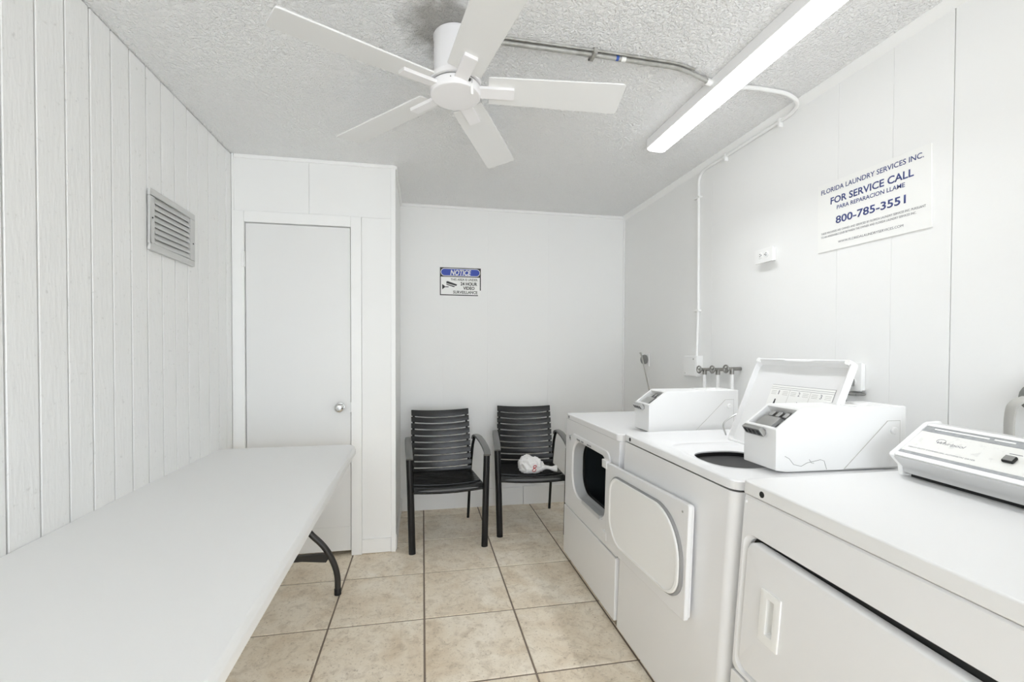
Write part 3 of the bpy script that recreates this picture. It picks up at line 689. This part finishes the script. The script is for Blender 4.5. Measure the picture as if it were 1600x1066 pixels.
d3o = rrect(-h3 + .040, h3 - .026, .396, .760, (.02, .03, .03, .02), 6)
dz_ = lambda k: [(u + (0), v) for u, v in rrect(-h3 + .040 + k, h3 - .026 - k, .396 + k, .760 - k, .026, 6)]
# pocket for the handle
py0, py1, pz0, pz1 = .949 - .005 - D3Y, .975 - .008 - D3Y, .545, .648
hole_p = rrect(.947 - .028 - D3Y, .973 - .028 - D3Y, .545, .645, .003, 6)
MB().loft([lo(d3o, -HX + .022), lo(d3o, -HX + .003), lo(dz_(.006), -HX - .003), lo(rrect(.930 - .028 - D3Y, .993 - .028 - D3Y, .520, .662, .003, 6), -HX - .003)], True, False).build('door', 'enamel', d3, xf=x3d, angle=50)
dd = bpy.data.objects[-1] if False else [c for c in d3.children if c.name.startswith('door')][0]
pf_o = rrect(.930 - .028 - D3Y, .993 - .028 - D3Y, .520, .662, .003, 6); pf_o2 = rrect(.932 - .028 - D3Y, .991 - .028 - D3Y, .522, .660, .003, 6)
hole_p2 = rrect(.949 - .028 - D3Y, .971 - .028 - D3Y, .547, .643, .003, 6)
hd = MB().loft([lo(pf_o, -HX - .003), lo(pf_o, -HX - .006), lo(pf_o2, -HX - .0075), lo(hole_p, -HX - .0075), lo(hole_p2, -HX - .006), lo(hole_p2, -HX + .014)], False, True).build('handle_pocket', 'plastic_white', dd, xf=x3d)
MB().prism(rrect(-h3, h3, .030, .366, .006, 4), 'x', -HX, -HX + .03).build('lower_panel', 'enamel', d3, bevel=.004, xf=x3)
MB().box(-HX + .012, -HX + .06, -h3 + .005, h3 - .005, .36, .38).build('seam_gap', 'dark', d3, xf=x3)  # dark fill as shade in the gap between front panels
MB().box(-HX + .02, HX - .02, -h3 + .004, h3 - .004, .872, .884).build('seam_gap', 'dark', d3, xf=x3)  # dark fill as shade in the gap below the top cover
MB().prism(rrect(-HX - .005, HX, -h3 - .002, h3 + .002, (.012, .01, .01, .012), 5), 'z', .880, .9165).build('top_cover', 'enamel_old', d3, bevel=.005, seg=3, xf=x3)
plug_hole(d3, h3 - .067, .897, .0105, x3)
MB().lathe([(.0, -.004), (.004, -.003), (.005, 0), (.005, .002)], (-HX, h3 - .010, .858), 'x', 12).build('screw', 'enamel', d3, xf=x3)
# console
cy0, cy1 = -h3 + .02, 1.022 - D3Y
cx0 = 1.305 - ox_
prof = [(0.034, .012), (.030, .028), (.004, .052), (.0, .059), (.004, .064), (.118, .142), (.128, .146), (.160, .146), (.215, .030), (.215, .012)]
cz0 = .9165
cxf = lambda c: Vector((c.x, c.y, c.z + .030 * c.y))
for nm, (ya, yb) in (('end_cap', (cy1 - .012, cy1)), ('end_cap', (cy0, cy0 + .012))):
    pr = [(.030, .004)] + [(x - .004, z + .004) for x, z in prof[1:7]] + [(.165, .152), (.222, .030), (.222, .004)]
    ec = MB().prism([(cx0 + x, cz0 + z) for x, z in pr], 'y', ya, yb).build(nm, 'plastic_white', d3, bevel=.003, xf=cxf)
base = MB().prism([(cx0 + x, cz0 + z) for x, z in prof], 'y', cy0 + .012, cy1 - .012).build('console', 'console_face', d3, bevel=0, xf=cxf)
MB().box(cx0 + .050, cx0 + .20, cy0 + .02, cy1 - .02, cz0 - .002, cz0 + .014).build('console_gap', 'black', d3, xf=cxf)  # black block stands in for the shaded gap under the console
p0, p1 = Vector((cx0 + .004, 0, cz0 + .064)), Vector((cx0 + .118, 0, cz0 + .142))
sl = (p1 - p0); sn = Vector((-sl.z, 0, sl.x)).normalized(); sl_n = sl.normalized(); SLL = sl.length
def cp(t, y, d): return cxf(p0 + sl_n * (t * SLL) + sn * d + Vector((0, y, 0)))
def cflat(t0, t1, ya, yb, m, name, d=.0015, par=base, bev=0):
    return MB().loft([[cp(t0, ya, 0), cp(t0, yb, 0), cp(t1, yb, 0), cp(t1, ya, 0)], [cp(t0, ya, d), cp(t0, yb, d), cp(t1, yb, d), cp(t1, ya, d)]]).build(name, m, par, bevel=bev)
ya, yb = cy0 + .013, cy1 - .013
cflat(-.02, .075, ya, yb, 'plastic_white', 'nose_trim', .004, bev=.0012)
cflat(.085, .165, ya, yb, 'console_band', 'grey_band')
cflat(.170, .80, ya, yb, 'console_panel', 'control_panel', .0012)
cflat(.805, .965, ya, yb, 'console_band', 'grey_band')
cflat(.97, 1.05, ya, yb, 'plastic_white', 'top_trim', .003, bev=.0012)
Yc = lambda y: y - D3Y
cflat(.885, .915, Yc(.865), Yc(.985), 'plastic_white', 'raised_strip', .0025)
cflat(.885, .915, Yc(.815), Yc(.855), 'plastic_white', 'raised_strip', .0025)
text('Whirlpool', 'ink_grey', base, cp(.50, Yc(.952), .0013), (0, -1, -.030), sl_n, .062, .013, extrude=.0002, shear=.25)
MB().tube([cp(.60 + .055 * math.cos(a), Yc(.946) + .010 * math.sin(a), .0014) for a in [2 * math.pi * k / 16 for k in range(17)]], .0006, 5).build('emblem', 'ink_grey', base)
text('HEAVY DUTY COMMERCIAL AUTOMATIC DRYER', 'ink_grey', base, cp(.275, Yc(1.000), .0013), (0, -1, -.030), sl_n, .150, .0045, extrude=.0002)
for y in (.797, .752, .707):
    b = cflat(.40, .55, Yc(y) - .011, Yc(y) + .011, 'black', 'button', .009, bev=.003)
    cflat(.415, .535, Yc(y) - .009, Yc(y) + .009, 'cord_grey', 'button_face', .0096, par=b)
    cflat(.63, .645, Yc(y) - .012, Yc(y) + .012, 'ink_grey', 'button_legend', .0014)

# ================================================================== COIN BOXES
def coin_box(loc, rz, label, cracked):
    cb = thing('coin_box', label, 'coin box', loc, rz, 'coin boxes on the laundry machines')
    L_, W_, h1, h2, xs = .434, .138, .128, .190, .085
    bm = MB().prism([(0, .006), (.035, .0), (L_, .0), (L_, h2), (xs, h2), (0, h1)], 'y', 0, W_).bm
    bmesh.ops.recalc_face_normals(bm, faces=bm.faces); bm.faces.ensure_lookup_table()
    sf = [f for f in bm.faces if f.normal.z > .3 and f.normal.x < -.3][0]
    ed = [e for e in bm.edges if sf not in e.link_faces and e.calc_face_angle(0) > .5]
    bmesh.ops.inset_region(bm, faces=[sf], thickness=.014)
    bmesh.ops.inset_region(bm, faces=[sf], thickness=.0001, depth=-.030)
    mb = MB(); mb.bm.free(); mb.bm = bm
    body = mb.build('body', 'box_paint', cb, bevel=.0022, seg=2)
    # rear collar and lid
    MB().box(L_ - .002, L_ + .022, .004, W_ - .004, .004, h2 + .001).build('back_plate', 'box_paint', cb, bevel=.003)
    MB().box(L_ - .15, L_ + .004, .008, W_ - .008, h2 - .001, h2 + .0025).build('lid', 'box_paint', cb, bevel=.001)
    MB().lathe([(.022, 0), (.020, .006), (.0, .007)], (L_ - .085, .060, h2 + .002), n=20).build('lid_button', 'box_paint', cb)
    # service door on the near side
    c_ = [(.235, .004), (.385, .146), (L_ - .006, .146), (L_ - .006, .004)]
    MB().prism([(.230, .002), (.3835, .1478), (L_ - .0045, .1478), (L_ - .0045, .002)], 'y', -.0007, .0005).build('door_joint', 'cord_pale', cb)
    sd = MB().prism(c_, 'y', -.0016, .0005).build('service_door', 'box_paint', cb, bevel=.0006, seg=1)
    MB().lathe([(.0, -.0065), (.009, -.006), (.0115, -.004), (.0115, 0)], (L_ - .030, -.002, .117), 'y', 20).build('lock', 'box_paint', sd)
    # coin slide
    ang = math.atan2(h2 - h1, xs); dv = Vector((math.cos(ang), 0, math.sin(ang))); nv = Vector((-math.sin(ang), 0, math.cos(ang)))
    mtx = Matrix((dv, Vector((0, 1, 0)), nv)).transposed().to_4x4(); mtx.translation = Vector((0, 0, h1))
    sl_ = MB().box(-.014, .060, .044, .112, -.020, -.008, mtx).build('coin_slide', 'steel', cb, bevel=.0015)
    kn_ = MB().box(-.024, -.010, .040, .116, -.018, .010, mtx).build('slide_handle', 'steel', sl_, bevel=.001)
    for k in range(4):
        MB().box(-.0248, -.0238, .047 + k * .018, .058 + k * .018, -.012, .004, mtx).build('handle_slot', 'dark', kn_)
    for k in range(3):
        MB().box(.066, .088, .034 + k * .028, .050 + k * .028, -.029, -.012, mtx).build('coin_slot_block', 'steel', sl_, bevel=.001)
    MB().box(.002, .098, .0155, W_ - .0155, -.0298, -.0288, mtx).build('slide_plate', 'collar', cb)
    if cracked:
        pts = [(.030, .048), (.045, .040), (.060, .022), (.085, .016), (.105, .026), (.130, .030), (.150, .034), (.163, .030), (.172, .004)]
        MB().tube([(x, -.0002, z) for x, z in pts], .0007, 5).build('crack', 'cord_grey', cb)
        MB().tube([(x, -.0002, z) for x, z in [(.112, .036), (.120, .025), (.128, .024)]], .0007, 5).build('crack', 'cord_grey', cb)
    return cb
coin_box((1.014, 1.838, .9045), math.radians(-1), 'white metal coin box on the dryer with the open door', False)
coin_box((1.035, 1.132, .9165), math.radians(-2), 'white metal coin box with a cracked lower corner on the washing machine', True)

# ================================================================== FOLDING TABLE
TW, TLn, TZ = .757, 2.44, .726
tb = thing('folding_table', 'long white plastic folding table with curved black metal legs', 'table', (-.737, 2.689 - TLn / 2, 0), math.radians(1.0))
def lp_(k, z, r=.075): return [(x, y, z) for x, y in rrect(-TW / 2 + k, TW / 2 - k, -TLn / 2 + k, TLn / 2 - k, max(r - k, .01), 8)]
MB().loft([lp_(.030, TZ - .046), lp_(.004, TZ - .046), lp_(.0, TZ - .042), lp_(.0, TZ - .020), lp_(.003, TZ - .016), lp_(.005, TZ - .013), lp_(.008, TZ - .004), lp_(.013, TZ)], True, True).build('table_top', 'table_plastic', tb, angle=60)
for s in (-1, 1):
    MB().box(s * .30 - .012, s * .30 + .012, -TLn / 2 + .12, TLn / 2 - .12, TZ - .072, TZ - .0465).build('side_rail', 'leg_steel', tb, bevel=.004)
for s in (-1, 1):
    yl = s * (TLn / 2 - .305)
    for q in (-1, 1):
        path = fillet([(q * .316, yl, .0), (q * .316, yl, .12), (q * .262, yl, .25), (q * .15, yl, .36), (q * .12, yl, TZ - .06)], .16, 8)
        lg = MB().tube(path, .0155, 12).build('leg', 'leg_steel', tb)
        MB().lathe([(.0, 0), (.018, .001), (.018, .030), (.016, .033)], (q * .316, yl, 0), n=14).build('foot_cap', 'black', lg)
    MB().prism([(-.285, .215), (-.26, .176), (-.14, .190), (.14, .190), (.26, .176), (.285, .215), (.25, .222), (-.25, .222)], 'y', yl - .008, yl + .008).build('cross_brace', 'leg_steel', tb, bevel=.002)
    MB().tube([(-.30, yl, TZ - .062), (.30, yl, TZ - .062)], .0135, 12).build('hinge_bar', 'leg_steel', tb)
    MB().tube([(0, yl, TZ - .08), (0, yl - s * .40, TZ - .06)], .008, 8).build('brace_rod', 'leg_steel', tb)

# ================================================================== CHAIRS
def make_chair(label, loc, rz):
    ch = thing('armchair', label, 'chair', loc, rz, 'black slatted armchairs by the back wall')
    def slat(w_, hgt, th, bow, n=8, top=1):
        """a bar along x, bowed along y"""
        m_ = MB(); loops = []
        for k in range(n + 1):
            x = -w_ / 2 + w_ * k / n; q = 1 - (2 * x / w_) ** 2; y = bow * q; d = -.0125 * q
            loops.append([(x, y - th / 2, d - hgt / 2), (x, y + th / 2, d - hgt / 2), (x, y + th / 2, d * top + hgt / 2), (x, y - th / 2, d * top + hgt / 2)])
        return m_.loft(loops)
    tmp = slat(.428, .0372, .010, .034).build('back_slat', 'black_slat', None, bevel=.0022, seg=1, angle=50); bs = tmp.data; bpy.data.objects.remove(tmp)
    tmp = slat(.428, .044, .010, .034, top=.45).build('back_slat', 'black_slat', None, bevel=.0022, seg=1, angle=50); bs_top = tmp.data; bpy.data.objects.remove(tmp)
    nb = 10
    for k in range(nb):
        t = k / (nb - 1); z = .405 + t * .412; y = .182 + .085 * t ** 1.2
        tilt = math.atan2(.085 * 1.2 * max(t, .02) ** .2, .412)
        o = place('back_slat', bs_top if k in (nb - 1,) else bs, None, ch, (0, y, z), (-tilt, 0, 0)); 
        sc = 1.045 - .045 * t; o.scale = (sc, 1, 1)
    # seat slats run side to side, dished in the middle and rolled over at the front
    ns = 9
    tmp = slat(.432, .0405, .012, 0).build('seat_slat', 'black_slat', None, bevel=.0022, seg=1); bpy.data.objects.remove(tmp)
    for k in range(ns):
        t = k / (ns - 1); y = -.225 + t * .385; z = .404 - .010 * t - .018 * max(0, 1 - t * 5) 
        w_ = .452 - .030 * t; dep = .046; dip = -.014 * (1 - .4 * t)
        m_ = MB(); loops = []
        for q in range(9):
            x = -w_ / 2 + w_ * q / 8; dz = dip * (1 - (2 * x / w_) ** 2)
            loops.append([(x, -dep / 2, dz - .006), (x, dep / 2, dz - .006), (x, dep / 2, dz + .006), (x, -dep / 2, dz + .006)])
        m_.loft(loops).build('seat_slat', 'black_slat', ch, loc=(0, y, z), rot=(math.radians(22 if k == 0 else -1), 0, 0), bevel=.0022, seg=1, angle=50)
    for s in (-1, 1):
        # stout front leg
        loops = []
        for z, x, y, a, b in ((0, .232, -.252, .0215, .017), (.3, .240, -.246, .0215, .017), (.60, .249, -.238, .0215, .017)):
            loops.append([(s * x + a * math.cos(q), y + b * math.sin(q), z) for q in [2 * math.pi * i / 16 for i in range(16)]])
        MB().loft(loops).build('front_leg', 'black_metal', ch)
        # arm rest: flat bowed strip
        path = [(s * .249, -.262, .600), (s * .250, -.235, .622), (s * .250, -.17, .640), (s * .249, -.08, .655), (s * .247, .02, .664), (s * .243, .10, .664), (s * .238, .145, .650), (s * .234, .160, .630)]
        path = [Vector(p) for p in path]; m_ = MB(); loops = []
        for i, p in enumerate(path):
            t = (path[min(i + 1, len(path) - 1)] - path[max(i - 1, 0)]).normalized(); nrm = Vector((s, 0, 0)).cross(t).normalized() * s
            if nrm.z < 0 and i < 6: nrm = -nrm
            wv = .0215 - .006 * max(0, i - 4) / 3; th = .008
            loops.append([p + Vector((-wv, 0, 0)) - nrm * th, p + Vector((wv, 0, 0)) - nrm * th, p + Vector((wv, 0, 0)) + nrm * th * .6, p + Vector((0, 0, 0)) + nrm * th, p + Vector((-wv, 0, 0)) + nrm * th * .6])
        m_.loft(loops).build('armrest', 'arm_grey', ch, angle=50)
        # rear leg tube sweeps up into the arm
        P = fillet([(s * .212, .262, .0), (s * .222, .215, .40), (s * .233, .185, .58), (s * .238, .14, .645)], .12, 6)
        MB().tube(P, .0105, 10).build('rear_leg', 'black_metal', ch)
        # seat side rail and back upright
        MB().tube([(s * .236, -.245, .383), (s * .222, .21, .378)], .011, 8).build('seat_rail', 'black_metal', ch)
        P = [(s * .205, .165, .378)] + [(s * (.207 - .012 * t), .196 + .085 * t ** 1.2, .40 + .430 * t) for t in (0, .25, .5, .75, 1)]
        MB().tube(P, .009, 8).build('back_upright', 'black_metal', ch)
    MB().box(-.236, .236, -.236, -.214, .368, .386).build('front_rail', 'rail_grey', ch, bevel=.004)
    MB().tube([(-.222, .205, .372), (.222, .205, .372)], .010, 8).build('rear_rail', 'black_metal', ch)
    return ch
c1 = make_chair('empty black slatted metal armchair beside the closet corner', (.150, 3.055, 0), math.radians(4))
c2 = copy_tree(c1); c2.location = (.778, 3.175, 0); c2.rotation_euler = (0, 0, math.radians(-5.5))
c2['label'] = 'black slatted metal armchair holding a crumpled plastic bag'

# ================================================================== PLASTIC BAG
bag = thing('plastic_bag', 'crumpled white plastic bag with red print on a chair seat', 'bag', (.775, 3.075, .400), math.radians(-8))
bm = bmesh.new(); bmesh.ops.create_icosphere(bm, subdivisions=5, radius=1)
for v in bm.verts:
    d = v.co.normalized()
    n = abs(noise.noise(d * 2.2)) * .45 + abs(noise.noise(d * 4.7 + Vector((3, 1, 2)))) * .22 + noise.noise(d * 9) * .05
    r = .92 - n * .62
    p = Vector((d.x * .098, d.y * .070, d.z * .068)) * (r + .1)
    if d.z > 0: p.z += .030 * max(0, noise.noise(d * 1.7 + Vector((5, 0, 0)))) + .016 * max(0, -d.x + .2)
    v.co = Vector((p.x, p.y, max(p.z, -.044) + .044))
me = bpy.data.meshes.new('bag_body'); bm.to_mesh(me); bm.free()
for p in me.polygons: p.use_smooth = True
bag_b = place('bag_body', me, 'bag_white', bag)
hm = MB()
loops = []
for k in range(13):
    t = k / 12; x = .060 + .125 * t; r = (.036 - .020 * min(1, t * 2.2) + .016 * max(0, t - .55) / .45)
    cz = .030 + .006 * math.sin(t * 5)
    loops.append([(x, -.01 + r * 1.1 * math.cos(a) * (1 + .25 * noise.noise(Vector((a * 1.5, t * 4, 1)))), max(.003, cz + r * .75 * math.sin(a) * (1 + .35 * noise.noise(Vector((a * 2, t * 5, 7)))))) for a in [2 * math.pi * i / 18 for i in range(18)]])
hm.loft(loops).build('bag_handles', 'bag_white', bag, angle=60)
# red print follows the front of the bag
import mathutils
bvh = mathutils.bvhtree.BVHTree.FromPolygons([v.co for v in me.vertices], [tuple(p.vertices) for p in me.polygons])
def on_bag(x, z):
    h = bvh.ray_cast(Vector((x, -.3, z)), Vector((0, 1, 0)))
    return (h[0] + Vector((0, -.0012, 0))) if h[0] else None
for cx_, cz_ in ((.020, .054), (.016, .030)):
    pts = [on_bag(cx_ + .011 * math.cos(a) + .004 * math.sin(a), cz_ + .010 * math.sin(a)) for a in [2 * math.pi * k / 14 for k in range(15)]]
    pts = [p for p in pts if p]
    if len(pts) > 4: MB().tube(pts, .0026, 6).build('red_print', 'bag_red', bag)
